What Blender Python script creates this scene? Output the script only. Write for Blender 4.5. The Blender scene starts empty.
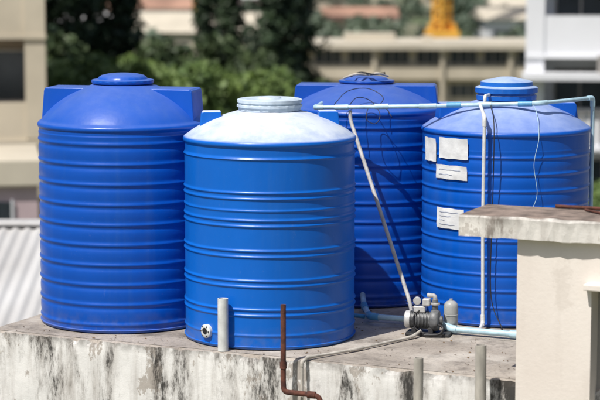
import bpy, bmesh, math, random
import numpy as np
from mathutils import Vector, Matrix
random.seed(4); rng=np.random.default_rng(7)
S=bpy.context.scene
COL=S.collection
# ------------------------------------------------------------------ helpers
def empty(name,loc=(0,0,0),rz=0):
    o=bpy.data.objects.new(name,None); o.location=loc; o.rotation_euler=(0,0,rz); COL.objects.link(o); return o
def pivot(E,px_,py_,deg):
    a=math.radians(deg); c,s=math.cos(a),math.sin(a)
    E.location=(px_-(c*px_-s*py_),py_-(s*px_+c*py_),0); E.rotation_euler=(0,0,a)
def meshobj(name,verts,faces,mat,parent=None,smooth=False,bevel=0,loc=None,rot=None,auto=None):
    me=bpy.data.meshes.new(name); me.from_pydata([tuple(v) for v in verts],[],faces)
    if mat: 
        for m in (mat if isinstance(mat,list) else [mat]): me.materials.append(m)
    me.update()
    if smooth: me.polygons.foreach_set('use_smooth',[True]*len(me.polygons))
    if auto: 
        me.polygons.foreach_set('use_smooth',[True]*len(me.polygons)); me.set_sharp_from_angle(angle=math.radians(auto))
    o=bpy.data.objects.new(name,me); COL.objects.link(o)
    if parent: o.parent=parent
    if loc: o.location=loc
    if rot: o.rotation_euler=rot
    if bevel:
        b=o.modifiers.new('bevel','BEVEL'); b.width=bevel; b.segments=2; b.limit_method='ANGLE'
    return o
def boxes(name,bs,mat,parent=None,bevel=0,**k):
    V=[];F=[]
    for (x0,x1,y0,y1,z0,z1) in bs:
        n=len(V)
        V+=[(x0,y0,z0),(x1,y0,z0),(x1,y1,z0),(x0,y1,z0),(x0,y0,z1),(x1,y0,z1),(x1,y1,z1),(x0,y1,z1)]
        F+=[tuple(n+i for i in f) for f in ((0,3,2,1),(4,5,6,7),(0,1,5,4),(1,2,6,5),(2,3,7,6),(3,0,4,7))]
    return meshobj(name,V,F,mat,parent,bevel=bevel,**k)
def lathe(name,prof,mat,parent=None,n=96,auto=40,loc=None,rot=None,rfun=None):
    V=[];F=[]
    for (r,z) in prof:
        for i in range(n):
            a=2*math.pi*i/n; rr=r if rfun is None else rfun(r,z,a)
            V.append((rr*math.cos(a),rr*math.sin(a),z))
    m=len(prof)
    for j in range(m-1):
        for i in range(n):
            k=(i+1)%n; F.append((j*n+i,j*n+k,(j+1)*n+k,(j+1)*n+i))
    F.append(tuple(reversed(range(n)))); F.append(tuple((m-1)*n+i for i in range(n)))
    return meshobj(name,V,F,mat,parent,auto=auto,loc=loc,rot=rot)
def fillet(pts,rad,seg=6):
    pts=[Vector(p) for p in pts]; out=[pts[0]]
    for i in range(1,len(pts)-1):
        p=pts[i]; a=(pts[i-1]-p); b=(pts[i+1]-p); d=min(rad,a.length*.45,b.length*.45)
        A=p+a.normalized()*d; B=p+b.normalized()*d
        for k in range(seg+1):
            t=k/seg; out.append(A*(1-t)**2+p*2*t*(1-t)+B*t*t)
    out.append(pts[-1]); return out
def catmull(pts,seg=8):
    P=[Vector(p) for p in pts]; P=[P[0]*2-P[1]]+P+[P[-1]*2-P[-2]]; out=[]
    for i in range(1,len(P)-2):
        for k in range(seg):
            t=k/seg
            out.append(.5*((2*P[i])+(P[i+1]-P[i-1])*t+(2*P[i-1]-5*P[i]+4*P[i+1]-P[i+2])*t*t+(3*P[i]-P[i-1]-3*P[i+1]+P[i+2])*t**3))
    out.append(P[-2]); return out
def tube(name,pts,r,mat,parent=None,n=14,taper=None,hollow=False):
    pts=[Vector(p) for p in pts]; V=[];F=[]; up=None
    for i,p in enumerate(pts):
        t=(pts[min(i+1,len(pts)-1)]-pts[max(i-1,0)]).normalized()
        if up is None: up=t.orthogonal().normalized()
        else: up=(up-t*up.dot(t)); up=up.normalized() if up.length>1e-6 else t.orthogonal().normalized()
        s=t.cross(up); rr=r if taper is None else r+(taper-r)*i/(len(pts)-1)
        for k in range(n):
            a=2*math.pi*k/n; V.append(p+up*math.cos(a)*rr+s*math.sin(a)*rr)
    for j in range(len(pts)-1):
        for k in range(n):
            l=(k+1)%n; F.append((j*n+k,j*n+l,(j+1)*n+l,(j+1)*n+k))
    F.append(tuple(reversed(range(n))))
    if not hollow: F.append(tuple((len(pts)-1)*n+k for k in range(n)))
    else:
        b=len(V); L=len(pts)-1; p=pts[L]; t=(pts[L]-pts[L-1]).normalized()
        for q in range(2):
            for k in range(n):
                v=V[L*n+k]; w=p+(v-p)*.82-(t*.08*q); V.append(w)
        for k in range(n):
            l=(k+1)%n; F.append((L*n+k,L*n+l,b+l,b+k)); F.append((b+k,b+l,b+n+l,b+n+k))
        F.append(tuple(b+n+k for k in range(n)))
    return meshobj(name,V,F,mat,parent,auto=50)
# ------------------------------------------------------------------ materials
class N:
    def __init__(s,name):
        s.m=bpy.data.materials.new(name); s.m.use_nodes=True; s.t=s.m.node_tree; s.b=s.t.nodes['Principled BSDF']
        s.co=s.t.nodes.new('ShaderNodeTexCoord').outputs['Object']
    def new(s,t,**k):
        n=s.t.nodes.new(t)
        for a,v in k.items(): setattr(n,a,v)
        return n
    def link(s,a,b): s.t.links.new(a,b)
    def noise(s,scale,detail=6,vec=(1,1,1),rough=.55,off=(0,0,0)):
        m=s.new('ShaderNodeMapping'); m.inputs['Scale'].default_value=vec; m.inputs['Location'].default_value=off; s.link(s.co,m.inputs[0])
        n=s.new('ShaderNodeTexNoise'); n.inputs['Scale'].default_value=scale; n.inputs['Detail'].default_value=detail; n.inputs['Roughness'].default_value=rough
        s.link(m.outputs[0],n.inputs['Vector']); return n.outputs['Fac']
    def ramp(s,f,a,b,ca=(0,0,0,1),cb=(1,1,1,1)):
        r=s.new('ShaderNodeMapRange'); r.clamp=True
        r.inputs['From Min'].default_value=a; r.inputs['From Max'].default_value=b; s.link(f,r.inputs['Value']); return r.outputs[0]
    def mix(s,f,a,b,bt='MIX'):
        n=s.new('ShaderNodeMix',data_type='RGBA',blend_type=bt)
        for sock,v in ((n.inputs[0],f),(n.inputs[6],a),(n.inputs[7],b)):
            if isinstance(v,(int,float)): sock.default_value=v
            elif isinstance(v,tuple): sock.default_value=v if len(v)==4 else (*v,1)
            else: s.link(v,sock)
        return n.outputs[2]
    def math(s,op,a,b=0,c=None,clamp=False):
        n=s.new('ShaderNodeMath',operation=op,use_clamp=clamp)
        for i,v in enumerate((a,b) if c is None else (a,b,c)):
            if isinstance(v,(int,float)): n.inputs[i].default_value=v
            else: s.link(v,n.inputs[i])
        return n.outputs[0]
    def bump(s,h,st,d=.01):
        n=s.new('ShaderNodeBump'); n.inputs['Strength'].default_value=st; n.inputs['Distance'].default_value=d
        s.link(h,n.inputs['Height']); s.link(n.outputs[0],s.b.inputs['Normal'])
    def color(s,c): s.link(c,s.b.inputs['Base Color'])
    def xyz(s):
        n=s.new('ShaderNodeSeparateXYZ'); s.link(s.co,n.inputs[0]); return n.outputs
    def nz(s):
        g=s.new('ShaderNodeNewGeometry'); n=s.new('ShaderNodeSeparateXYZ'); s.link(g.outputs['Normal'],n.inputs[0]); return n.outputs[2]
def simple(name,c,rough=.6,var=.25,scale=6,metal=0,bump=.15,vec=(1,1,1)):
    m=N(name); f=m.noise(scale,7,vec)
    m.color(m.mix(m.ramp(f,.3,.72),tuple(x*(1-var) for x in c),tuple(min(1,x*(1+var)) for x in c)))
    m.b.inputs['Roughness'].default_value=rough; m.b.inputs['Metallic'].default_value=metal
    if bump: m.bump(m.noise(scale*6,5),bump,.01)
    return m.m
def tankmat(name,base,bleach,seed,domecol=(.72,.75,.80),rough=.34,lo=.5,hi=.97,zb=None):
    m=N(name); o=(seed*3.1,seed*1.7,seed)
    c=m.mix(m.ramp(m.noise(1.6,3,(1,1,.6),off=o),.3,.75),tuple(x*.9 for x in base),tuple(x*1.08 for x in base))
    z=m.xyz()[2]
    # vertical grime
    st=m.ramp(m.noise(9,6,(1,1,.07),off=o),.52,.8)
    c=m.mix(m.math('MULTIPLY',st,.14),c,(.08,.18,.36))
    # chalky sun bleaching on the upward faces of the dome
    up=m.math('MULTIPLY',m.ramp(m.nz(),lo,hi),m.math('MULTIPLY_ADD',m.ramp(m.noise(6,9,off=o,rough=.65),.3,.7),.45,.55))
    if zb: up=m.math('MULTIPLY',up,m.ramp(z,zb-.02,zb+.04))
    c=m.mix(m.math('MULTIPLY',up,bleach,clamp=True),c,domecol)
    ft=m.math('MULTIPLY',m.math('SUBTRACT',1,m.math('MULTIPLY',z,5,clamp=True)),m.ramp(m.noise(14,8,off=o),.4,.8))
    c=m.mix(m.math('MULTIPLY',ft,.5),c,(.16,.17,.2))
    sp=m.ramp(m.noise(70,3,off=o),.68,.76)
    c=m.mix(m.math('MULTIPLY',sp,.15),c,(.35,.4,.5))
    sc=m.ramp(m.noise(5,12,(1,1,.5),off=(seed,9,2),rough=.8),.64,.70)
    c=m.mix(m.math('MULTIPLY',sc,.16),c,(.25,.33,.5))
    m.color(c)
    m.link(m.math('MULTIPLY_ADD',m.noise(7,8,off=o),.3,rough-.13),m.b.inputs['Roughness'])
    m.b.inputs['IOR'].default_value=1.45
    m.bump(m.noise(3.2,4,(1,1,.5),off=o),.2,.03)
    return m.m
M_t1=tankmat('blue_plastic_a',(.000,.078,.46),.12,1)
M_t2=tankmat('blue_plastic_b',(.001,.120,.54),1.25,2,lo=.5,hi=.88,domecol=(.64,.70,.79),zb=1.65)
M_t3=tankmat('blue_plastic_c',(.000,.066,.40),.12,3)
M_t4=tankmat('blue_plastic_d',(.001,.092,.49),.72,4,lo=.6,domecol=(.58,.66,.80),zb=1.64)
M_lid2=simple('faded_lid',(.52,.61,.70),.5,.25,9)
M_lid4=tankmat('faded_lid_blue',(.006,.12,.50),1.0,6,lo=.6,domecol=(.5,.6,.75))
m=N('roof_concrete')
c=m.mix(m.ramp(m.noise(1.3,8),.3,.72),(.29,.25,.21),(.48,.43,.375))
c=m.mix(m.math('MULTIPLY',m.ramp(m.noise(2.6,9,off=(5,2,0),rough=.7),.5,.66),.75),c,(.11,.095,.082))
c=m.mix(m.math('MULTIPLY',m.ramp(m.noise(34,6),.5,.75),.6),c,(.13,.115,.10))
c=m.mix(m.math('MULTIPLY',m.ramp(m.noise(1.9,7,off=(9,0,3)),.53,.66),.6),c,(.60,.56,.50))
m.color(c); m.b.inputs['Roughness'].default_value=.92; m.bump(m.noise(25,9,rough=.7),.6,.02); M_deck=m.m
def stained(name,paint,mould,topz,amount=1.,seed=0,lo=1.085):
    m=N(name); o=(seed,seed*2,0)
    c=m.mix(m.ramp(m.noise(2.5,8,off=o),.3,.7),tuple(x*.82 for x in paint),paint)
    c=m.mix(m.math('MULTIPLY',m.ramp(m.noise(7,8,(1,.2,.12),off=o,rough=.65),.48,.72),.6*amount),c,(.30,.265,.23))
    c=m.mix(m.math('MULTIPLY',m.ramp(m.noise(4.4,10,(1,.2,.6),off=(seed+4,1,2),rough=.7),.57,.59),.85*amount),c,(.36,.32,.28))
    z=m.xyz()[2]
    big=m.noise(1.7,2,(1,.05,.18),off=(seed+2,6,0))
    st=m.noise(8,10,(1,.1,.26),off=(seed+7,3,0),rough=.78)
    s=m.math('ADD',m.math('MULTIPLY',big,1.15),m.math('MULTIPLY',st,.95))
    c=m.mix(m.math('MULTIPLY',m.ramp(s,lo-.06,lo+.06),.55*amount,clamp=True),c,(.15,.13,.11))
    c=m.mix(m.math('MULTIPLY',m.ramp(s,lo+.03,lo+.11),.94*amount,clamp=True),c,mould)
    edge=m.math('SUBTRACT',1,m.math('MULTIPLY',m.math('SUBTRACT',topz,z),12,clamp=True))
    c=m.mix(m.math('MULTIPLY',m.math('MULTIPLY',edge,m.ramp(m.noise(11,8,off=o),.35,.6)),.75*amount,clamp=True),c,(.09,.075,.062))
    m.color(c); m.b.inputs['Roughness'].default_value=.85; m.bump(m.noise(18,10,rough=.7),.4,.012); return m.m
M_fascia=stained('mouldy_white_paint',(.80,.785,.76),(.02,.018,.016),0.,lo=1.065)
M_canopy=stained('canopy_paint',(.74,.71,.66),(.12,.09,.07),1.257,.7,5,1.12)
m=N('cream_wall'); c=m.mix(m.ramp(m.noise(1.6,7),.3,.72),(.68,.61,.55),(.76,.70,.64))
c=m.mix(m.math('MULTIPLY',m.ramp(m.noise(6,8,(1,1,.15)),.55,.8),.3),c,(.42,.36,.31))
c=m.mix(m.math('MULTIPLY',m.ramp(m.noise(3,9,off=(4,4,4),rough=.7),.6,.63),.25),c,(.5,.44,.38)); m.color(c)
m.b.inputs['Roughness'].default_value=.85; m.bump(m.noise(30,8,rough=.6),.3,.006); M_wall=m.m
M_canopytop=simple('canopy_top_grime',(.22,.17,.14),.95,.5,7,bump=.6)
M_pvc=simple('pvc_white',(.66,.67,.66),.4,.15,12)
M_pvcb=simple('pvc_pale_blue',(.42,.60,.69),.38,.25,9)
M_pvcbl=simple('pvc_blue',(.05,.22,.42),.4,.25,9)
M_fit=simple('pvc_fitting_blue',(.10,.32,.52),.4,.2,12)
M_grey=simple('grey_conduit',(.44,.43,.42),.55,.3,14)
M_post=simple('weathered_post',(.46,.43,.38),.7,.35,10,vec=(1,1,.3))
m=N('rust'); f=m.noise(16,9,rough=.7); m.color(m.mix(m.ramp(f,.35,.65),(.045,.016,.012),(.15,.05,.03))); m.b.inputs['Roughness'].default_value=.85; m.bump(f,.6,.01); M_rust=m.m
M_black=simple('black_rubber',(.015,.015,.017),.5,.3)
M_dark=simple('cast_iron_grey',(.13,.135,.14),.45,.5,20)
M_base=simple('pump_base_black',(.03,.03,.033),.6,.4,20)
M_silver=simple('aluminium_housing',(.55,.55,.54),.4,.25,18,metal=.3)
M_vessel=simple('grey_vessel',(.36,.37,.36),.45,.2,10)
M_paper=simple('paper_label',(.74,.75,.74),.7,.15,10)
M_ink=simple('ink_blue',(.42,.46,.56),.7,.2,30)
M_hole=simple('dark_hole',(.01,.01,.012),.6,.1)
# setting
M_beige=simple('beige_render',(.52,.46,.36),.9,.15,.4)
M_pink=simple('pink_render',(.46,.36,.38),.9,.15,.4)
M_beigeshade=simple('shaded_beige_render',(.26,.22,.18),.9,.2,.4)  # beige darkened so the balcony shade is painted into the wall colour
M_white=simple('white_render',(.70,.71,.74),.85,.08,.3)
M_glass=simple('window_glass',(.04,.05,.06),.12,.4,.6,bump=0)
M_frame=simple('window_frame',(.35,.33,.31),.6,.2,1)
M_roofb=simple('tan_roof',(.52,.47,.38),.9,.15,.3)
M_ochre=simple('ochre_roof',(.44,.28,.16),.9,.25,.2)
M_terra=simple('terracotta_roof',(.36,.21,.15),.9,.3,.2)
M_orange=simple('crane_orange',(.78,.42,.06),.6,.15,.5)
M_metal=N('corrugated_sheet'); _c=M_metal.mix(M_metal.ramp(M_metal.noise(1.2,6,(1,.2,1)),.3,.7),(.44,.43,.42),(.60,.60,.60)); M_metal.color(_c); M_metal.b.inputs['Roughness'].default_value=.5; M_metal=M_metal.m
M_green=simple('green_gutter',(.14,.30,.16),.6,.2)
M_bark=simple('bark',(.10,.075,.055),.95,.35,5,vec=(1,1,.2))
def leafmat(name,a,b,sc):
    m=N(name); m.color(m.mix(m.ramp(m.noise(sc,4,off=(3,1,9)),.35,.68),a,b)); m.b.inputs['Roughness'].default_value=.6
    return m.m
M_conif=leafmat('conifer_foliage',(.016,.034,.018),(.05,.085,.038),.7)
M_leaf=leafmat('leaf_bright',(.06,.11,.03),(.19,.27,.07),.6)
M_leafd=leafmat('leaf_dark',(.03,.055,.022),(.09,.13,.045),.6)
M_farhaze=leafmat('hazed_far_foliage',(.06,.09,.06),(.14,.18,.12),.06)  # atmospheric haze is mixed into this leaf colour
m=N('ground_grass'); c=m.mix(m.ramp(m.noise(.05,8),.4,.6),(.07,.10,.045),(.24,.21,.16)); c=m.mix(m.ramp(m.noise(.6,7),.4,.8),c,(.10,.13,.05)); m.color(c); m.b.inputs['Roughness'].default_value=1; M_ground=m.m
M_hillhaze=leafmat('hazed_hill_forest',(.10,.16,.18),(.16,.22,.22),.004)  # blue-grey tint paints distance haze into the forest colour
M_asph=simple('asphalt',(.055,.055,.058),.9,.2,2)
M_paint=simple('road_paint',(.75,.75,.72),.8,.1,2)
M_kerb=simple('kerb_concrete',(.35,.34,.32),.9,.15,2)

GZ=-9.
# ------------------------------------------------------------------ ground, hills, road
meshobj('ground',[(-4000,-400,GZ),(4000,-400,GZ),(4000,5000,GZ),(-4000,5000,GZ)],[(0,1,2,3)],M_ground)
V=[];F=[];nx,ny=120,14
for j in range(ny):
    for i in range(nx):
        x=-3600+7200*i/(nx-1); y=1500+j*170
        h=(math.sin(j/(ny-1)*math.pi))*(110+60*math.sin(x*.0021+1)+35*math.sin(x*.0057+j*.3)+14*math.sin(x*.017+j))
        V.append((x,y,GZ-2+h))
for j in range(ny-1):
    for i in range(nx-1): a=j*nx+i; F.append((a,a+1,a+nx+1,a+nx))
meshobj('hills',V,F,M_hillhaze,smooth=True)
rd=empty('road',(0,112,GZ))
boxes('carriageway',[(-200,200,-4,4,-.1,.004)],M_asph,rd)
boxes('kerb',[(-200,200,-4.2,-4,-.1,.13),(-200,200,4,4.2,-.1,.13)],M_kerb,rd)
boxes('centre_line',[(x,x+3,-.08,.08,-.05,.008) for x in range(-198,198,8)],M_paint,rd)
boxes('pavement',[(-200,200,-6.2,-4.2,-.1,.125),(-200,200,4.2,6.2,-.1,.125)],M_kerb,rd)

# ------------------------------------------------------------------ main tank building (local frame)
RZ=math.radians(-24.94)
B=empty('tank_building',(-2.62,16.42,0),RZ)
V=[];F=[];nx,ny=260,60;LX,LY=8.5,5.6
def h2(i,j): 
    r=random.Random(i*7919+j*104729); return r.random()
chip=[0]*nx; i=3
while i<nx:
    w=random.randint(1,5); d=random.uniform(.006,.028)
    for k in range(w):
        if i+k<nx: chip[i+k]=d*random.uniform(.6,1)
    i+=w+random.randint(3,16)
for j in range(ny):
    for i in range(nx):
        x=LX*i/(nx-1); y=LY*(j/(ny-1))**1.6; z=0
        if j==0: V.append((x,-.012+.006*h2(i,5)+chip[i]*.6,-.004-.008*h2(i,3)-chip[i])); continue
        if j==1: y=max(y,.03)
        V.append((x,y,z))
for j in range(ny-1):
    for i in range(nx-1): a=j*nx+i; F.append((a,a+1,a+nx+1,a+nx))
nd=len(F)
# front face of the slab as one gently uneven sheet
prev=0
for r_,zz in enumerate((-.05,-.14,-.26,-.40,-.56,-.72,-.905)):
    b0=len(V)
    for i in range(nx): V.append((LX*i/(nx-1),-.012-.0015*math.sin(i*.21+r_*1.7)-.001*math.sin(i*.57+r_),zz))
    for i in range(nx-1): F.append((b0+i,b0+i+1,prev+i+1,prev+i))
    prev=b0
o=meshobj('roof_deck',V,F,[M_deck,M_fascia],B,smooth=False)
for p in o.data.polygons:
    if p.index>=nd: p.material_index=1; p.use_smooth=(p.index>nd+nx)
boxes('slab_core',[(-.012,LX-.01,.012,LY+.01,-.9,-.05)],M_fascia,B)
boxes('walls',[(.25,LX-.25,.25,LY-.25,GZ,-.9)],M_wall,B)
wf=[];wg=[]
for k in range(2):
    for i in range(4):
        x=.8+i*1.9; z=-3.4-k*3.1
        wf.append((x,x+1.2,.19,.30,z,z+1.4)); wg+=[(x+.07,x+.57,.17,.20,z+.07,z+1.33),(x+.63,x+1.13,.17,.20,z+.07,z+1.33)]
boxes('window_frames',wf,M_frame,B); boxes('window_panes',wg,M_glass,B)
# stair room with canopy slab
R=empty('stair_room',(-2.62,16.42,0),RZ)
wx=4.716; ox=wx+.565
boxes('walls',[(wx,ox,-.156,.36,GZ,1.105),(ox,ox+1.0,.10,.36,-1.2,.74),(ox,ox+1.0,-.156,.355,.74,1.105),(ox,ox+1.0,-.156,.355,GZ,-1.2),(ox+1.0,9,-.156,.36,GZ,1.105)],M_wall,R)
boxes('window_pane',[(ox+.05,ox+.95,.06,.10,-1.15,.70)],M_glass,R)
boxes('window_frame',[(ox+.001,ox+.05,.02,.12,-1.19,.735),(ox+.05,ox+.95,.02,.12,.69,.738)],M_frame,R)
boxes('window_hood',[(ox-.04,ox+1.06,-.24,-.15,.755,.80)],M_wall,R,bevel=.006)
cv=[];cf=[];n=90;x0,x1,y0,y1,zb,zt=4.287,9.3,-.235,.40,1.10,1.257
for i in range(n):
    x=x0+(x1-x0)*i/(n-1)
    for (y,z,q) in ((y0,zb,1),(y0,zt-.015,1),(y0+.015,zt,1),(y1,zt,0),(y1,zb,0)):
        r=(h2(i,int(z*100))-.5)*.012*q
        cv.append((x,y+r,z+(h2(i//2,int(y*50))-.6)*.012*q))
for i in range(n-1):
    for k in range(5):
        l=(k+1)%5; cf.append((i*5+k,(i+1)*5+k,(i+1)*5+l,i*5+l))
cf.append((4,3,2,1,0)); cf.append(tuple((n-1)*5+k for k in range(5)))
o=meshobj('canopy_slab',cv,cf,[M_canopy,M_canopytop],R)
bm=bmesh.new(); bm.from_mesh(o.data); bmesh.ops.recalc_face_normals(bm,faces=bm.faces); bm.to_mesh(o.data); bm.free()
for p in o.data.polygons:
    if p.normal.z>.9: p.material_index=1
tube('rusty_rail',[(x0+.55,y1-.03,zt+.018),(x0+1.4,y1-.05,zt+.02),(9.2,y1-.04,zt+.02)],.014,M_rust,R)
tube('rail_stub',[(x0+.80,y1-.10,zt+.012),(x0+1.0,y1-.28,zt+.014)],.009,M_rust,R)

# ------------------------------------------------------------------ tanks
def tank(loc,Rr,zs,zn,ztop,mat,lidmat,style,lug,rot=0,lr=.262,lughalf=.13,lug0=.3,lugr=.6,lugz=1.9,w=.35):
    T=empty('water_tank',(loc[0],loc[1],.004),rot)
    def off(z):
        d=0
        if style=='A':
            per=.168; k=(zs-.13-z)/per
            if k>-.4 and z>.05:
                p=(k-round(k))*per
                d=.009*math.exp(-(p/.016)**2)-.004*math.exp(-((p-.034)/.016)**2)+.0025*math.cos(2*math.pi*k+math.pi)+.003
        elif style=='C':
            per=.142; k=(zs-.20-z)/per
            if k>-.4 and z>.04:
                p=(k-round(k))*per
                d=.009*math.exp(-(p/.013)**2)-.002*math.exp(-((p-.026)/.012)**2)+.002*math.cos(2*math.pi*k+math.pi)
        else:
            for c in (1.24,1.02,.775,.535,.30):
                for q in (-.024,.024): d+=.010*math.exp(-((z-c-q)/.010)**2)
            d+=.008*math.exp(-((z-1.12)/.009)**2)+.007*math.exp(-((z-.115)/.01)**2)
            d+=.010*math.exp(-((z-(zs-.12))/.011)**2)-.004*(z>zs-.12)
        return d
    prof=[(Rr-.03,0),(Rr-.008,.006),(Rr-.001,.025)]
    z=.03
    while z<zs-.03: prof.append((Rr-.012+off(z),z)); z+=.0055
    prof+=[(Rr-.006,zs-.028),(Rr,zs-.018),(Rr+.001,zs-.006),(Rr-.004,zs+.006),(Rr-.014,zs+.016),(Rr-.026,zs+.022)]
    h=zn-zs-.022; rn=lr-.02; Rb=Rr-.028
    for k in range(1,29):
        t=k/28; th=t*math.pi/2
        re=rn+(Rb-rn)*math.cos(th); ze=math.sin(th)
        rl=rn+(Rb-rn)*(1-t); zl=t
        prof.append((re*w+rl*(1-w),zs+.022+h*(ze*w+zl*(1-w))))
    lathe('body',prof,mat,T,n=128,auto=60)
    hw,t0,t1,zt=lughalf,lug0,lugr,lugz
    for s,nm in ((0,'lug_a'),(math.pi,'lug_b')):
        pts=[]
        for (x,zz,ww) in ((t0,zs+.0,hw*1.08),(t1+.02,zs+.004,hw*1.08),(t1,zt-.02,hw),(t1-.015,zt,hw*.95),(t0,zt,hw*.95)):
            pts+= [(x,-ww,zz),(x,ww,zz)]
        f=[(0,2,4,6,8),(9,7,5,3,1),(0,1,3,2),(2,3,5,4),(4,5,7,6),(6,7,9,8),(8,9,1,0)]
        o=meshobj(nm,pts,f,mat,T,bevel=.018,rot=(0,0,s))
        bm=bmesh.new(); bm.from_mesh(o.data); bmesh.ops.recalc_face_normals(bm,faces=bm.faces); bm.to_mesh(o.data); bm.free()
        o.data.polygons.foreach_set('use_smooth',[True]*len(o.data.polygons)); o.modifiers['bevel'].harden_normals=True; o.modifiers['bevel'].segments=4
    H=ztop-zn
    def kn(r,z,a): return r*(1+(.012 if (math.sin(a*22)>0.2 and .2*H<z-zn<.55*H) else 0))
    if lug=='thick':
        lp=[(lr-.03,zn-.06),(lr-.03,zn+.0),(lr-.005,zn+.005),(lr-.005,zn+H*.22),(lr-.02,zn+H*.24),(lr-.02,zn+H*.32),(lr+.005,zn+H*.34),(lr+.008,zn+H*.55),(lr-.01,zn+H*.6),(lr-.035,zn+H*.63),(lr-.04,zn+H*.8),(lr-.07,zn+H*.86),(lr-.12,zn+H*.9),(.06,zn+H),(.02,zn+H)]
    elif lug=='small':
        lp=[(lr-.04,zn-.06),(lr-.03,zn+.0),(lr-.012,zn+.002),(lr-.012,zn+H*.25),(lr,zn+H*.27),(lr,zn+H*.42),(lr-.01,zn+H*.45),(lr-.01,zn+H*.55),(lr,zn+H*.58),(lr,zn+H*.78),(lr-.015,zn+H*.84),(lr-.045,zn+H*.86),(lr-.06,zn+H*.8),(.1,zn+H*.84),(.09,zn+H*.95),(.02,zn+H)]
    else:
        lp=[(lr-.03,zn-.08),(lr-.03,zn-.0),(lr,zn+.004),(lr+.006,zn+H*.2),(lr+.002,zn+H*.36),(lr-.02,zn+H*.42),(lr-.05,zn+H*.46),(lr-.06,zn+H*.66),(lr-.08,zn+H*.8),(lr-.13,zn+H*.93),(.06,zn+H),(.02,zn+H)]
    lathe('lid',lp,lidmat,T,n=132,auto=35,rfun=kn)
    return T
T1=tank((-1.52,16.93),.732,1.715,2.045,2.135,M_t1,M_t1,'A','big',math.radians(-12),lughalf=.17,lug0=.15,lugr=.655,lugz=2.015,w=.42)
T2=tank((-.25,16.23),.715,1.655,1.872,1.988,M_t2,M_lid2,'B','small',math.radians(4),lr=.268,lughalf=.07,lug0=.40,lugr=.565,lugz=1.87,w=.36)
T3=tank((.61,18.1),.71,1.745,1.975,2.04,M_t3,M_t3,'A','big',math.radians(-6),lughalf=.16,lug0=.15,lugr=.64,lugz=1.965,lr=.25,w=.35)
T4=tank((1.80,17.20),.738,1.645,1.885,2.085,M_t4,M_lid4,'C','thick',math.radians(5),lr=.265,lughalf=.11,lug0=.2,lugr=.60,lugz=1.865,w=.30)
# outlet boss on tank 2
a=math.atan2(-.505,-.505)
ob=empty('tank_outlet',(-.25+math.cos(a)*.708,16.23+math.sin(a)*.708,.125),0)
lathe('flange',[(.055,-.02),(.055,.02),(.045,.028),(.03,.03),(.03,.024),(.005,.022)],M_pvc,ob,n=32,rot=(0,math.radians(90),a))
lathe('bore',[(.026,.0),(.026,.027),(.002,.0275)],M_hole,ob,n=32,rot=(0,math.radians(90),a))
for k in range(6):
    q=k*math.pi/3
    lathe('bolt_%d'%k,[(.006,0),(.006,.032),(.003,.035)],M_base,ob,n=8,rot=(0,math.radians(90),a),loc=(Vector((-math.sin(a),math.cos(a),0))*math.cos(q)*.043+Vector((0,0,1))*math.sin(q)*.043))
# labels on tank 4
def label(u0,u1,z0,z1,lines):
    cx,cy,Rr=1.80,17.20,.738+.004
    L=empty('paper_label',(cx,cy,0))
    def patch(nm,a0,a1,z0,z1,r,mat):
        V=[];F=[];n=10;q=5
        for i in range(n+1):
            a=a0+(a1-a0)*i/n
            for j in range(q+1):
                z=z0+(z1-z0)*j/q; w=.002*math.sin(a*31+z*23)+.0015*math.sin(z*60)
                curl=.010*max(0,(i/n-.7)/.3)*max(0,(j/q-.6)/.4) if nm=='sheet' else 0
                V.append(((r+w+curl)*math.sin(a),-(r+w+curl)*math.cos(a),z+.002*math.sin(i*1.3+z0*9)))
        for i in range(n):
            for j in range(q): b=i*(q+1)+j; F.append((b,b+q+1,b+q+2,b+1))
        meshobj(nm,V,F,mat,L,smooth=True)
    a0=math.asin(u0/Rr);a1=math.asin(u1/Rr)
    patch('sheet',a0,a1,z0,z1,Rr,M_paper)
    for k in range(lines):
        zz=z1-(z1-z0)*(k+1)/(lines+1); e=(a1-a0)*.12; patch('text_%d'%k,a0+e,a1-e*(1.6+ (k*37%5)),zz-.0025,zz+.0025,Rr+.003,M_ink)
label(-.716,-.635,1.385,1.585,0)
label(-.612,-.385,1.425,1.602,0)
label(-.635,-.39,1.25,1.37,2)
label(-.625,-.41,.825,1.0,4)

# ------------------------------------------------------------------ pipework
def pipe(name,pts,r,mat,fmat=None,fil=.06,ends=(0,0)):
    P=empty(name,(0,0,0)); tube('run',fillet(pts,fil),r,mat,P)
    if fmat:
        for i in range(1,len(pts)-1):
            p=Vector(pts[i]); a=(Vector(pts[i-1])-p); b=(Vector(pts[i+1])-p)
            d=min(.075,a.length*.4,b.length*.4)
            tube('elbow_%d'%i,fillet([p+a.normalized()*d,p,p+b.normalized()*d],d*.8),r*1.28,fmat,P)
    return P
def tee(P,p,ax,r,mat):
    p=Vector(p); ax=Vector(ax).normalized(); tube('socket',[p-ax*.06,p+ax*.06],r*1.3,mat,P)
hp=pipe('supply_pipe',[(.20,17.72,1.66),(.20,17.72,1.815),(.132,17.2,1.823),(1.1,16.973,1.85),(2.05,16.75,1.893),(2.566,17.28,1.90),(2.566,17.28,.06),(2.9,17.2,.06)],.018,M_pvcb,M_pvcb)
for t in (.12,.30,.62,.755,.93):
    p=Vector((.132,17.2,1.820)).lerp(Vector((2.05,16.75,1.890)),t); tee(hp,p,(1.92,-.45,.07),.018,M_fit if t in(.62,.93) else M_pvcb)
pb=Vector((.132,17.2,1.823)).lerp(Vector((2.05,16.75,1.893)),.755)
tube('branch_to_lid',fillet([pb,pb+Vector((0,.0,.07)),pb+Vector((.05,.14,.07))],.03),.015,M_pvc,hp)
pipe('riser_pipe',[(1.54,16.86,1.876),(1.54,16.44,1.80),(1.535,16.43,.9),(1.545,16.43,.05),(1.50,16.2,.05)],.0145,M_pvc,M_pvc,.05)
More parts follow.
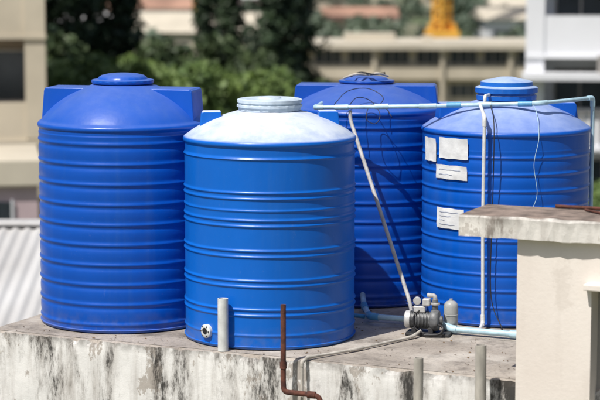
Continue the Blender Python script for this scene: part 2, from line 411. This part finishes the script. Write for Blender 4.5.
pipe('conduit',[(.438,17.15,1.80),(.438,17.15,1.72),(.92,16.34,.26),(.95,16.30,.10)],.0165,M_grey,None,.05)
pipe('suction_pipe',[(.56,17.42,.13),(.56,16.95,.10),(.60,16.62,.075),(1.0,16.48,.075),(1.03,16.34,.10)],.024,M_pvcb,M_fit,.05)
pipe('link_pipe',[(.38,16.60,.10),(.58,16.72,.055),(.62,16.80,.055),(.95,16.64,.04)],.018,M_pvcbl,M_pvcb,.05)
pipe('delivery_pipe',[(1.16,16.28,.10),(1.26,16.22,.045),(1.80,15.98,.045),(2.6,15.62,.045)],.026,M_pvcb,M_pvcb,.05)
pipe('floor_pipe',[(1.0,16.12,.05),(.93,16.02,.02),(.45,15.50,.02),(.06,15.17,.022),(.015,15.10,.0),(.015,15.095,-.9)],.012,M_post,M_post,.06)
tube('vent_stub_pipe',[(-.616,15.54,-.0),(-.616,15.54,.425)],.042,M_pvc,hollow=True,n=28)
J=empty('rusty_pipe'); 
tube('run',fillet([(-.13,15.10,.455),(-.13,15.10,-.16),(-.125,15.09,-.235),(.16,14.98,-.24),(.17,15.0,-.9)],.07),.021,M_rust,J,n=18)
tube('collar',[(-.13,15.10,-.05),(-.13,15.10,.0)],.027,M_rust,J,n=18); tube('socket',[(.06,15.015,-.239),(.12,14.995,-.24)],.028,M_rust,J,n=18)
tube('metal_post',[(.885,14.47,-2.),(.885,14.47,.165)],.036,M_post,hollow=True,n=22)
tube('metal_post.001',[(1.345,14.36,-2.),(1.338,14.36,.285)],.042,M_post,hollow=True,n=22)
# cables
def cable(name,pts,r=.0035,mat=None):
    return tube(name,catmull(pts),r,mat or M_black,n=8)
cable('cable_loop',[(.42,17.17,1.83),(.50,17.30,1.90),(.62,17.33,1.87),(.70,17.25,1.76),(.66,17.2,1.68),(.58,17.22,1.72),(.62,17.28,1.84),(.74,17.22,1.82),(.80,17.12,1.74)])
cable('cable_loop',[(.30,17.3,1.84),(.42,17.4,1.95),(.60,17.45,1.97),(.73,17.38,1.90),(.70,17.3,1.83)],.0035)
cable('float_switch_cable',[(1.98,16.8,1.9),(2.0,16.62,1.80),(2.0,16.47,1.62),(1.96,16.45,1.40),(1.99,16.45,1.15),(1.93,16.45,.95),(1.90,16.45,.62)],.0025,M_pvcb)
cable('float_switch_cable',[(1.63,16.84,1.87),(1.62,16.43,1.70),(1.615,16.43,1.0),(1.61,16.42,.3),(1.70,16.30,.02)],.0045)
k3=empty('lid_tie_wire',(0,0,0))
tube('loop_a',catmull([(.40,17.95,2.03),(.5,17.86,2.07),(.62,17.92,2.06),(.7,17.85,2.08),(.8,17.93,2.05)]),.010,M_post,k3,n=8)
tube('loop_b',catmull([(.46,17.88,2.05),(.55,17.95,2.08),(.66,17.86,2.07),(.77,17.9,2.08)]),.008,M_black,k3,n=8)

# ------------------------------------------------------------------ pump
P=empty('water_pump',(1.06,16.20,.002),math.radians(-14))
boxes('base_plate',[(-.17,.20,-.09,.09,.0,.025)],M_base,P,bevel=.006)
boxes('feet',[(-.12,-.08,-.07,.07,.02,.07),(.02,.06,-.07,.07,.02,.07)],M_base,P,bevel=.004)
pr=[(.02,-.15),(.055,-.148),(.068,-.14)]
z=-.135
while z<.02:
    pr+=[(.068,z),(.076,z+.001),(.076,z+.005),(.068,z+.006)]; z+=.012
pr+=[(.068,.03),(.055,.04)]
lathe('motor',pr,M_dark,P,n=40,loc=(0,0,.125),rot=(0,math.radians(90),0))
lathe('fan_cover',[(.02,-.19),(.06,-.188),(.072,-.178),(.074,-.14),(.066,-.139)],M_silver,P,n=40,loc=(0,0,.125),rot=(0,math.radians(90),0))
lathe('volute',[(.05,.03),(.085,.035),(.092,.05),(.092,.085),(.082,.10),(.04,.108),(.036,.13),(.01,.132)],M_dark,P,n=40,loc=(0,0,.125),rot=(0,math.radians(90),0))
boxes('terminal_box',[(-.11,-.01,-.045,.045,.19,.245)],M_silver,P,bevel=.01)
boxes('control_switch',[(-.035,.03,-.05,.03,.245,.31)],M_silver,P,bevel=.012)
lathe('pressure_gauge',[(.03,0),(.033,.005),(.033,.02),(.028,.022),(.005,.02)],M_silver,P,n=24,loc=(-.08,-.02,.29),rot=(math.radians(90),0,0))
tube('gauge_stem',[(-.08,-.01,.235),(-.08,-.02,.27)],.008,M_silver,P)
tube('discharge_neck',[(.065,0,.19),(.065,0,.30)],.026,M_dark,P)
lathe('discharge_flange',[(.038,0),(.04,.004),(.04,.016),(.02,.02)],M_silver,P,n=24,loc=(.065,0,.255))
tube('discharge_elbow',fillet([(.065,0,.29),(.065,0,.33),(.0,.03,.33)],.03),.018,M_grey,P)
tube('power_lead',catmull([(-.06,-.045,.21),(-.10,-.08,.16),(-.08,-.10,.07),(.02,-.12,.03),(.16,-.11,.03)]),.006,M_black,P,n=8)
tube('drain_hose',catmull([(.10,-.06,.10),(.15,-.10,.08),(.12,-.12,.03),(.0,-.13,.02)]),.010,M_black,P,n=10)
V2=empty('pressure_vessel',(1.265,16.30,.002))
lathe('shell',[(.02,.05),(.05,.055),(.058,.075),(.060,.09),(.060,.145),(.063,.147),(.063,.153),(.060,.155),(.060,.22),(.054,.245),(.038,.262),(.015,.27),(.014,.285),(.004,.286)],M_vessel,V2,n=40)
boxes('legs',[(-.05,-.03,-.01,.01,0,.08),(.03,.05,-.01,.01,0,.08),(-.01,.01,-.05,-.03,0,.08)],M_vessel,V2)

lv=[];lf=[]
def slabpt(a,b): 
    e1=Vector((.9068,-.4216,0)); e2=Vector((.4216,.9068,0)); return Vector((-2.62,16.42,0))+e1*a+e2*b
for i in range(420):
    p=slabpt(random.uniform(.2,4.7),random.uniform(.02,1)**1.2*2.6); s=random.uniform(.004,.016); a=random.uniform(0,6.3); n=len(lv)
    d=Vector((math.cos(a)*s,math.sin(a)*s,0)); e=Vector((-math.sin(a)*s*.5,math.cos(a)*s*.5,0))
    lv+=[p-d+Vector((0,0,.006)),p+e+Vector((0,0,.009+s*.2)),p+d+Vector((0,0,.006)),p-e+Vector((0,0,.004))]; lf.append((n,n+1,n+2,n+3))
meshobj('leaf_litter',lv,lf,simple('dry_leaf',(.14,.09,.045),.9,.5,30))

# ------------------------------------------------------------------ corrugated roof shed (left)
H=empty('metal_roof_shed',(0,0,0))
V=[];F=[];nx=420
for i in range(nx):
    x=-14+12.5*i/(nx-1); c=.022*math.sin(x*2*math.pi/.19)
    V+=[(x,25.2,-2.25+c),(x,31.2,-1.17+c)]
for i in range(nx-1): F.append((2*i,2*i+2,2*i+3,2*i+1))
meshobj('roof_sheet',V,F,M_metal,H,smooth=True)
V=[(x,y,z-.0) for (x,y,z) in [(-14,31.2,-1.2),(-1.5,31.2,-1.2),(-1.5,36.5,-2.2),(-14,36.5,-2.2)]]
meshobj('rear_roof_sheet',V,[(0,1,2,3)],M_metal,H)
boxes('ridge_cap',[(-14,-1.5,31.0,31.4,-1.16,-1.09)],M_metal,H,bevel=.03)
boxes('walls',[(-13.8,-1.7,25.5,36.2,GZ,-2.32)],M_beige,H)
boxes('gutter',[(-14,-1.5,25.02,25.2,-2.38,-2.22)],M_green,H)

# ------------------------------------------------------------------ background buildings
def facade(name,x0,x1,y,depth,zt,floors,pitch,parh,wall,rec,pmat,colw=.45,bay=3.4,over=1.1):
    E=empty(name,(0,0,0))
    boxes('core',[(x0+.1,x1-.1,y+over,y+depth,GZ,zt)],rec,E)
    par=[];sl=[];co=[];gl=[];fr=[];rl=[]
    for k in range(floors):
        z=zt-k*pitch
        par.append((x0,x1,y,y+.15,z-.25,z+parh)); sl.append((x0-.05,x1+.05,y-.12,y+over+.02,z-.38,z-.25))
        par.append((x1-.15,x1+.003,y+.15,y+over,z-.25,z+parh))
        n=int((x1-x0)/bay)
        for i in range(n+1):
            cx=x0+(x1-x0)*i/n; cx=min(max(cx,x0+colw/2+.01),x1-colw/2-.01)
            co.append((cx-colw/2,cx+colw/2,y+.02,y+.5,z-pitch+parh,z-.38))
            if i<n:
                a=cx+.7; b=x0+(x1-x0)*(i+1)/n-.6
                gl.append((a,b,y+over-.04,y+over+.02,z-pitch+.9,z-.8))
                for q in (a-.06,(a+b)/2-.03,b): fr.append((q,q+.06,y+over-.07,y+over+.01,z-pitch+.9,z-.8))
                fr.append((a-.06,b+.06,y+over-.09,y+over+.01,z-pitch+.82,z-pitch+.9)); fr.append((a-.06,b+.06,y+over-.07,y+over+.01,z-.8,z-.74))
    boxes('parapets',par,pmat,E); boxes('floor_slabs',sl,wall,E); boxes('columns',co,wall,E); boxes('glazing',gl,M_glass,E); boxes('window_frames',fr,M_frame,E)
    sw=[]
    for k in range(floors):
        z=zt-k*pitch
        for j in range(int(depth/4)):
            yy=y+2.2+j*3.6
            if yy+1.4<y+depth:
                sw.append((x0+.07,x0+.13,yy,yy+1.4,z-pitch+1,z-.9)); sw.append((x1-.13,x1-.07,yy,yy+1.4,z-pitch+1,z-.9))
    boxes('side_windows',sw,M_glass,E)
    return E
L=facade('apartment_building',-24,-7.75,60,14,7.3,5,3.2,.9,M_beige,M_beigeshade,M_beige)
boxes('end_pier',[(-8.35,-7.72,59.95,61.6,-2.5,7.2)],M_beige,L); pivot(L,-7.72,60,8)
L2=empty('low_annex'); boxes('walls',[(-22,-7.35,55,59.3,GZ,-3.35)],M_pink,L2); boxes('cornice',[(-22.2,-7.25,54.8,59.35,-3.35,-2.62)],M_roofb,L2,bevel=.03)
boxes('windows',[(-8.1-i*2.1-.8,-8.1-i*2.1,54.95,55.02,z,z+1.2) for i in range(6) for z in (-5.0,-7.9)],M_glass,L2)
boxes('window_frames',[(-8.1-i*2.1-.86+q,-8.1-i*2.1-.8+q,54.90,54.99,z-.05,z+1.25) for i in range(6) for z in (-5.0,-7.9) for q in (0,.4,.86)],M_white,L2)
pivot(L2,-7.25,55,9)
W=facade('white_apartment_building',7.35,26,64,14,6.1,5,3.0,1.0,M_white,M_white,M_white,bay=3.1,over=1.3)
boxes('upper_ledge',[(7.2,26.2,63.3,64.05,-.95,-.72)],M_white,W); boxes('flank_pier',[(7.30,7.9,63.95,65.2,GZ,6)],M_white,W)
boxes('railings',[(8.0+i*.28,8.04+i*.28,63.86,63.9,-3.0,-2.0) for i in range(60)]+[(7.9,26,63.85,63.91,-2.0,-1.94)],M_frame,W)
boxes('air_conditioner',[(9.6,10.4,63.45,63.8,-.72,-.15),(13,13.8,63.45,63.8,-.72,-.15)],M_frame,W); pivot(W,7.3,64,-7)
# long low building
G=empty('long_school_building')
x0,x1,y=.3,52,152
boxes('walls',[(x0,x1,y,y+8,GZ,-4.3)],M_beige,G)
boxes('roof_slab',[(x0-1.2,x1+1,y-1.6,y+8.6,-4.3,-3.85)],M_roofb,G)
boxes('floor_band',[(x0-.3,x1,y-.9,y-.02,-6.6,-5.6)],M_beige,G)
boxes('windows',[(x0+.8+i*2.6,x0+2.9+i*2.6,y-.05,y+.02,z,z+.95) for i in range(19) for z in (-5.4,-8.)],M_glass,G)
boxes('mullions',[(x0+.8+i*2.6+q,x0+.9+i*2.6+q,y-.1,y-.05,z,z+.95) for i in range(19) for q in (0,.7,1.4,2) for z in (-5.4,-8.)],M_frame,G)
boxes('columns',[(x0+i*5.2,x0+.3+i*5.2,y-1.2,y-.9,GZ,-4.3) for i in range(10)],M_beige,G)
boxes('roof_blocks',[(3.5,7.5,y+4,y+6,-3.85,-3.3),(9.6,10.4,y+3,y+5,-3.85,-3.5),(24,28,y+4,y+7,-3.85,-2.6)],M_roofb,G)
def house(x,y,w,d,h,rh,wm,rm):
    E=empty('house',(x,y,GZ),random.uniform(-.25,.25))
    boxes('walls',[(-w/2,w/2,0,d,0,h)],wm,E)
    meshobj('roof',[(-w/2-.6,-.6,h-.05),(w/2+.6,-.6,h-.05),(w/2+.6,d+.6,h-.05),(-w/2-.6,d+.6,h-.05),(-w/2-.6,d/2,h+rh),(w/2+.6,d/2,h+rh)],[(0,1,5,4),(2,3,4,5),(0,4,3),(1,2,5),(3,2,1,0)],rm,E)
    boxes('windows',[(-w/2+1+i*2.4,-w/2+2.2+i*2.4,-.05,.02,z,z+1.2) for i in range(int((w-1)/2.4)) for z in np.arange(1,h-1.4,3)],M_glass,E)
rms=[M_ochre,M_terra,M_roofb,M_metal,M_roofb]; wms=[M_beige,M_white,M_beige,M_pink]
hs=[(-44,290,16,12,4.5,2.5),(-27,300,24,12,3.5,2.5),(3,340,18,14,4.5,2.6),(-14,345,20,14,4,2.5),(34,285,12,12,4,2.5),(46,240,14,10,5,2),(12,400,14,14,5,2.5),(55,350,20,12,5,3),(-50,380,24,14,6,3),(-22,430,28,14,6,3),(36,440,18,14,6,3),(60,420,24,14,6,3),(-12,215,14,10,3.4,2),(-30,215,16,10,3.4,2),(-80,300,20,12,6,3),(80,300,20,12,6,3),(8,260,9,8,3.2,1.6),(28,250,9,8,3.6,1.5)]
for i,h in enumerate(hs): house(*h,wms[i%4],rms[i%5])
def lattice(nm,p0,p1,w,n,mat,par,r=.09):
    p0=Vector(p0);p1=Vector(p1);t=(p1-p0).normalized(); u=t.orthogonal().normalized(); s=t.cross(u); V=[];F=[]
    def bar(a,b):
        d=(b-a).normalized(); q=d.orthogonal().normalized()*r; w2=d.cross(q); k=len(V)
        for c in (a,b):
            for (m1,m2) in ((1,1),(-1,1),(-1,-1),(1,-1)): V.append(c+q*m1+w2*m2)
        for i in range(4): F.append((k+i,k+(i+1)%4,k+4+(i+1)%4,k+4+i))
    cs=[(1,1),(-1,1),(-1,-1),(1,-1)]
    P=lambda i,c:p0+(p1-p0)*i/n+u*c[0]*w/2+s*c[1]*w/2
    for c in cs: bar(P(0,c),P(n,c))
    for i in range(n):
        for j in range(4): bar(P(i,cs[j]),P(i+1,cs[(j+1)%4])); bar(P(i,cs[j]),P(i,cs[(j+1)%4]))
    meshobj(nm,V,F,mat,par)
def crane(x,y):
    C=empty('tower_crane',(x,y,GZ))
    lattice('mast',(0,0,2),(0,0,34),1.5,20,M_orange,C,.12)
    lattice('jib',(-14,0,34),(42,0,34),1.3,36,M_orange,C,.12)
    boxes('base_frame',[(-2.0,2.0,-2.0,2.0,0,2.6),(-1.6,-1.2,-1.6,1.6,2.6,3.4),(1.2,1.6,-1.6,1.6,2.6,3.4)],M_orange,C); boxes('cab',[(.9,2.6,-1,1,31.5,33.6)],M_white,C); boxes('counterweight',[(-14,-11,-1,1,31.6,33.4)],M_kerb,C)
crane(17.2,240); crane(-12.0,245)

# ------------------------------------------------------------------ vegetation
def leaves(centers,rad,count,size,squash=.7):
    V=[];c=np.array(centers);ra=np.array(rad)
    idx=rng.integers(0,len(c),count); d=rng.normal(size=(count,3)); d/=np.linalg.norm(d,axis=1)[:,None]
    p=c[idx]+d*(ra[idx]*rng.uniform(.35,1,count)**.6)[:,None]*np.array([1,1,squash])
    u=rng.normal(size=(count,3)); u/=np.linalg.norm(u,axis=1)[:,None]; w=np.cross(u,rng.normal(size=(count,3))); w/=np.linalg.norm(w,axis=1)[:,None]
    s=size*rng.uniform(.6,1.4,count)[:,None]; u=u*s; w=w*s*.55
    return np.stack([p-u,p+w,p+u,p-w],1).reshape(-1,3)
def leafmesh(name,V,mat):
    n=len(V)//4; me=bpy.data.meshes.new(name); me.vertices.add(len(V)); me.vertices.foreach_set('co',V.ravel().astype(np.float32))
    me.loops.add(n*4); me.loops.foreach_set('vertex_index',np.arange(n*4,dtype=np.int32)); me.polygons.add(n)
    me.polygons.foreach_set('loop_start',np.arange(0,n*4,4,dtype=np.int32)); me.polygons.foreach_set('loop_total',np.full(n,4,dtype=np.int32))
    me.materials.append(mat); me.update(calc_edges=True); return me
def conifer_meshes(h,rb,seed):
    r=random.Random(seed); C=[];Rd=[];lim=[]
    z=h*.12
    while z<h*.98:
        t=z/h; L=rb*(1-t)**.6*r.uniform(.7,1.2)+.25
        nb=r.randint(5,7); a0=r.uniform(0,6.3)
        for i in range(nb):
            a=a0+i*2*math.pi/nb+r.uniform(-.3,.3); l=L*r.uniform(.55,1.15)
            if r.random()<.1: continue
            lift=r.uniform(.05,.35)
            lim.append(((0,0,z),(math.cos(a)*l,math.sin(a)*l,z+l*lift)))
            for q in range(4):
                f=(q+1)/4; C.append((math.cos(a)*l*f,math.sin(a)*l*f,z+l*lift*f+r.uniform(-.2,.2))); Rd.append(.34+.34*(1-f)*L*.4)
        z+=h*.034*r.uniform(.7,1.3)
    return C,Rd,lim
def make_tree(name,loc,meshes,sc=1,rz=0):
    E=empty(name,loc,rz); E.scale=(sc,sc,sc)
    for nm,me in meshes:
        o=bpy.data.objects.new(nm,me); COL.objects.link(o); o.parent=E
    return E
def woodmesh(trunk,limbs):
    obs=[tube('wood',*t[:1],t[1],M_bark,n=8,taper=t[2]) for t in trunk]
    for (a,b,r0) in limbs: 
        a=Vector(a);b=Vector(b); obs.append(tube('wood',[a,(a+b)/2+Vector((0,0,.05)),b],r0,M_bark,n=5,taper=r0*.3))
    bm=bmesh.new()
    for o in obs: bm.from_mesh(o.data)
    me=bpy.data.meshes.new('trunk_and_limbs'); bm.to_mesh(me); bm.free(); me.materials.append(M_bark)
    for o in obs: d=o.data; bpy.data.objects.remove(o); bpy.data.meshes.remove(d)
    return me
con=[]
for s in range(2):
    C,Rd,lim=conifer_meshes(16,2.6 if s==0 else 1.5,s+3)
    con.append([('trunk',woodmesh([([(0,0,0),(.1,0,7),(0,.05,15.6)],.26,.03)],[(a,b,.05) for a,b in lim])),('crown',leafmesh('crown',leaves(C,Rd,20000 if s==0 else 13000,.15,.9),M_conif))])
def broad(h,w,seed,mat):
    r=random.Random(seed); C=[];Rd=[];lim=[]
    for i in range(46):
        a=r.uniform(0,6.3); e=r.uniform(-.35,1); q=math.sqrt(max(0,1-e*e*.8))*r.uniform(.45,1)
        c=(math.cos(a)*w*q,math.sin(a)*w*q,h*.66+e*h*.3*r.uniform(.7,1.1)); C.append(c); Rd.append(r.uniform(.5,1.05)*w*.3)
        if i%3==0: lim.append(((0,0,h*r.uniform(.3,.5)),c,.09))
    return [('trunk',woodmesh([([(0,0,0),(.15,.05,h*.3),(.05,0,h*.72)],.28,.09)],lim)),('crown',leafmesh('crown',leaves(C,Rd,14000,.17,.8),mat))]
br=[broad(8.5,3.2,1,M_leaf),broad(8,3.4,2,M_leaf),broad(9,3.4,3,M_leafd)]
for (x,y,k,s,rz) in [(-11.0,86,0,1.0,.3),(-9.4,89,0,1.02,1.4),(-12.6,92,0,1.0,2.6),(-7.9,90,1,.8,.9),(-1.1,90,1,1.0,.5),(-.3,93,1,.92,2.2),(-4.6,100,1,.80,1.1),(-3.4,97,1,.72,3.),(-15.5,90,0,1,2),(-.7,96,1,.9,4)]:
    make_tree('conifer_tree',(x,y,GZ),con[k],s,rz)
for (x,y,k,s,rz) in [(-5.9,72,0,1.0,0),(-4.1,75,1,.96,1),(-7.6,76,1,1.0,2),(-2.6,78,0,.92,.6),(-1.0,79,1,.86,2.4),(.6,84,2,.72,1.8),(-6.9,84,0,.94,3),(-4.9,86,2,.92,.2),(-2.4,88,2,.84,1.3),(2.2,90,0,.52,.2),(4.4,92,1,.48,2),(7.0,91,0,.5,4),(8.9,56,0,.66,1),(10.5,58,1,.7,3),(12.6,57,2,.7,3),(-11,80,2,.95,.4),(-13.5,79,0,.9,1.9),(-9.0,78,0,.85,4)]:
    make_tree('broadleaf_tree',(x,y,GZ),br[k],s,rz)
# distant tree masses
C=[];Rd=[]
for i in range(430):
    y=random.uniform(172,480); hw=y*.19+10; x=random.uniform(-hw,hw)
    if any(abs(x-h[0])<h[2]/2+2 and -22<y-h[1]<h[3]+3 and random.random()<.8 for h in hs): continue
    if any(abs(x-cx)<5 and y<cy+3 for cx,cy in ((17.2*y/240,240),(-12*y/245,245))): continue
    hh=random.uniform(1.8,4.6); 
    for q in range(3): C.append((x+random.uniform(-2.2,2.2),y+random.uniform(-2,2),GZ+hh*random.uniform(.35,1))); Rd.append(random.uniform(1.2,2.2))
far=bpy.data.objects.new('distant_trees',leafmesh('distant_trees',leaves(C,Rd,60000,.5,.8),M_farhaze)); COL.objects.link(far)

# ------------------------------------------------------------------ light, sky, camera
sv=Vector((-.50,-.58,1.2)).normalized(); el=math.asin(sv.z); az=math.atan2(sv.x,sv.y)
w=bpy.data.worlds.new('World'); S.world=w; w.use_nodes=True; nt=w.node_tree; bg=nt.nodes['Background']
sk=nt.nodes.new('ShaderNodeTexSky'); sk.sky_type='NISHITA'; sk.sun_disc=False; sk.sun_elevation=el; sk.sun_rotation=az; sk.air_density=1.0; sk.dust_density=2.5
nt.links.new(sk.outputs[0],bg.inputs[0]); bg.inputs[1].default_value=.085
sl=bpy.data.lights.new('sun','SUN'); sl.energy=5.0; sl.angle=math.radians(.5); sl.color=(1,.96,.90)
so=bpy.data.objects.new('sun',sl); COL.objects.link(so); so.rotation_euler=(-sv).to_track_quat('-Z','Y').to_euler(); so.location=(0,0,30)
cd=bpy.data.cameras.new('camera'); cam=bpy.data.objects.new('camera',cd); COL.objects.link(cam); S.camera=cam
cam.location=(0,0,3.18); cam.rotation_euler=(math.radians(90-7.2),0,0)
cd.lens=118.5; cd.sensor_width=36; cd.clip_end=8000; cd.clip_start=.5
cd.dof.use_dof=True; cd.dof.focus_distance=16.3; cd.dof.aperture_fstop=1.6
S.view_settings.view_transform='Standard'; S.view_settings.look='None'; S.view_settings.exposure=0
